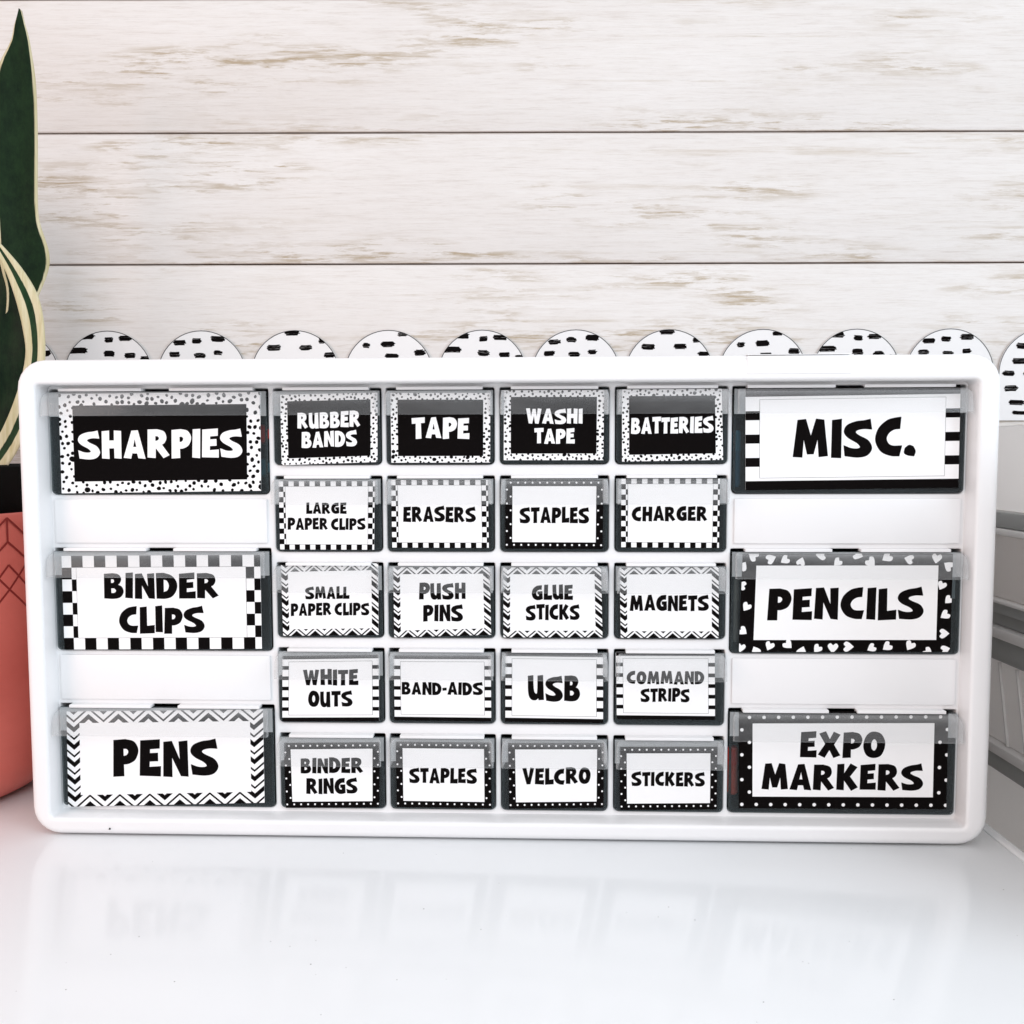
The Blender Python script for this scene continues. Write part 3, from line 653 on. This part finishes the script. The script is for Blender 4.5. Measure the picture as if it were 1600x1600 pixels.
def leaf(pts, Y0, Y1, material, cup, twist0, twist1, label=None):
    """pts = (X, Z, width) from tip to base in world mm; leaf thickness 2 mm"""
    P = []
    for i in range(len(pts)-1):
        p0 = pts[max(i-1, 0)]; p3 = pts[min(i+2, len(pts)-1)]
        for j in range(5): P.append(catmull(p0, pts[i], pts[i+1], p3, j/5))
    P.append(pts[-1]); n = len(P); K = 11; mb = MB(); uvs = {}
    front, back = [], []
    for i, (x, z, wd) in enumerate(P):
        t = i/(n-1); y = lerp(Y0, Y1, t**1.3); tw = lerp(twist0, twist1, t)
        a = P[min(i+1, n-1)]; b = P[max(i-1, 0)]; T = Vector((a[0]-b[0], 0, a[1]-b[1])).normalized(); side = Vector((-T.z, 0, T.x))*(1 if T.z < 0 else -1)
        wd = max(wd, .3)/max(.25, abs(side.x))**.5
        for k in range(K):
            s_ = k/(K-1)-.5; off = side*(s_*wd*math.cos(tw))+Vector((0, 1, 0))*(s_*wd*math.sin(tw)+cup*wd*(4*s_*s_-1)*-1)
            th = 1.3*(1-(2*s_)**4)+.25
            wave = .5*math.sin(t*19+s_*4)
            q = Vector((x-PX, y-PY+wave, z-175))+off
            front.append((q.x, q.y-th, q.z)); back.append((q.x, q.y+th, q.z))
    nv = len(front); fs = []
    for i in range(n-1):
        for k in range(K-1):
            a = i*K+k; fs.append((a, a+1, a+K+1, a+K)); fs.append((nv+a+1, nv+a, nv+a+K, nv+a+K+1))
        for k in (0, K-1): a = i*K+k; fs.append((a, a+K, nv+a+K, nv+a))
    for e in (0, (n-1)*K):
        for k in range(K-1): fs.append((e+k, e+k+1, nv+e+k+1, nv+e+k))
    me = bpy.data.meshes.new("leaf"); me.from_pydata([(x*S, y*S, z*S) for x, y, z in front+back], [], fs); me.materials.append(material)
    ul = me.uv_layers.new(name="UVMap")
    for lp in me.loops:
        v = lp.vertex_index % nv; ul.data[lp.index].uv = ((v % K)/(K-1), (v//K)/(n-1))
    import bmesh
    bm = bmesh.new(); bm.from_mesh(me); bmesh.ops.recalc_face_normals(bm, faces=bm.faces); bm.to_mesh(me); bm.free()
    for p in me.polygons: p.use_smooth = True
    o = bpy.data.objects.new("leaf", me); scene.collection.objects.link(o); o.parent = plant
    if label: o["label"] = label
    return o
leaf([(-291.4, 475.8, 0.3), (-291.7, 466.4, 6.2), (-291.8, 455.1, 11.7), (-294.8, 436.2, 21.1), (-296.0, 405.7, 23.9), (-297.5, 367.4, 25.2), (-295.9, 348.1, 24.0), (-292.7, 328.6, 27.6), (-292.4, 317.0, 23.7), (-293.7, 303.3, 16.7), (-297.7, 281.7, 14.3), (-304.9, 250.1, 14.0), (-319.8, 183, 12.0)], 100, 92, M['leafA'], .10, .15, .5, "tallest leaf, dark green with a thin cream edge")
leaf([(-301.5, 335.1, 1.0), (-294.3, 323.9, 6.0), (-287.2, 311.9, 9.6), (-280.9, 297.6, 12.4), (-277.6, 282.5, 13.0), (-276.8, 263.6, 12), (-281.5, 240.8, 13), (-290.9, 217.8, 14), (-302.6, 200, 14), (-318, 182, 11.6)], 78, 70, M['leafB'], .12, .2, -.2, "curved leaf, mostly cream with a green stripe")
leaf([(-309.0, 333.4, 1.6), (-305.3, 319.9, 8.7), (-300.9, 300.5, 15.0), (-298.5, 281.0, 18.1), (-300.1, 261.5, 19.8), (-304.8, 241.9, 19.8), (-311.3, 218.2, 18.2), (-322, 182, 14.4)], 95, 80, M['leafC'], .1, -.1, .2, "short dark green leaf behind the cream one")
leaf([(-352, 400, 1), (-350, 370, 16), (-345, 320, 26), (-342, 260, 26), (-350, 183, 18)], 130, 100, M['leafA'], .1, .2, .1)
leaf([(-420, 430, 1), (-416, 395, 18), (-408, 330, 28), (-398, 260, 27), (-385, 183, 18)], 95, 85, M['leafA'], .1, -.3, .1)

# ------------------------------------------------------------------ drawer tower beyond the right edge of the table
tower = empty("storage_tower", (300, -150, -720)); tag(tower, "tall unit of pale translucent storage bins with grey rims beyond the table's right edge", "storage unit")
M['bin'] = mat("pale_translucent_bin", (0.66, 0.61, 0.58), 0.3, Coat_Weight=.3)
_n = noise(M['bin'], (4, 9, 9), detail=3); _r = ramp(M['bin'], [(0.35, (0.88, 0.83, 0.80)), (0.65, (0.94, 0.90, 0.87))], _n.outputs[0]); L(M['bin'], _r.outputs[0], M['bin'].node_tree.nodes["Principled BSDF"].inputs["Base Color"])
def translucent(m, k):
    p = m.node_tree.nodes["Principled BSDF"]; t = N(m, "ShaderNodeBsdfTranslucent"); t.inputs[0].default_value = (.95, .92, .90, 1)
    x = N(m, "ShaderNodeMixShader"); x.inputs[0].default_value = k; L(m, p.outputs[0], x.inputs[1]); L(m, t.outputs[0], x.inputs[2]); L(m, x.outputs[0], m.node_tree.nodes["Material Output"].inputs[0])
translucent(M['bin'], .8)
M['rim'] = mat("grey_rim", (0.32, 0.32, 0.31), 0.35)
M['rimlight'] = mat("white_rim", (0.72, 0.69, 0.67), 0.3)
M['topbin'] = mat("frosted_white_bin", (0.93, 0.92, 0.92), 0.3)
def tb(name, za, zb, m, out=0, bev=1.0):
    mb = MB(); mb.box(-out, 110, 0, 322, za+720, zb+720, bev); return mb.build(name, m, tower)
translucent(M['topbin'], .75)
b1 = tb("bin", 171, 222, M['topbin'], 0, 3)
tb("rim", 161, 170.8, M['rim'], 2.5, 1.5); tb("rim", 156.7, 160.8, M['rimlight'], 4, 1)
tb("bin", 118.2, 156.5, M['bin'], 0, 2); tb("rim", 115.8, 118, M['rimlight'], 4, .8); tb("rim", 109.5, 115.6, M['rim'], 2, .8)
tb("bin", 101.2, 109.3, M['rim'], -2, .6); tb("rim", 94.5, 101, M['rimlight'], 3.5, 1); tb("rim", 80.4, 94.3, M['rim'], 1, 1)
tb("bin", 30.5, 80.2, M['bin'], -2, 2); tb("rim", 24.2, 30.3, M['rimlight'], 3, 1); tb("rim", 14, 24, M['rim'], 1.5, 1)
tb("bin", -60, 13.8, M['bin'], 0, 2)
for k in range(9):
    zt = -60.2-k*72; tb("rim", zt-10, zt, M['rim'], 2, 1); tb("bin", max(zt-71.8, -720), zt-10.2, M['bin'], 0, 2)
# slanting edges of the tub seen through the side of the low bin
mb = MB()
for y in (203, 222):
    mb.add([(-.6+dx, y+dy+(0 if z > 760 else -12), z) for z in (751, 799) for dx, dy in ((1.1, 0), (3.5, 0), (3.5, 1.2), (1.1, 1.2))], [(0, 1, 5, 4), (1, 2, 6, 5), (2, 3, 7, 6), (3, 0, 4, 7), (0, 3, 2, 1), (4, 5, 6, 7)])
mb.build("tub_edge", M['rimlight'], tower)
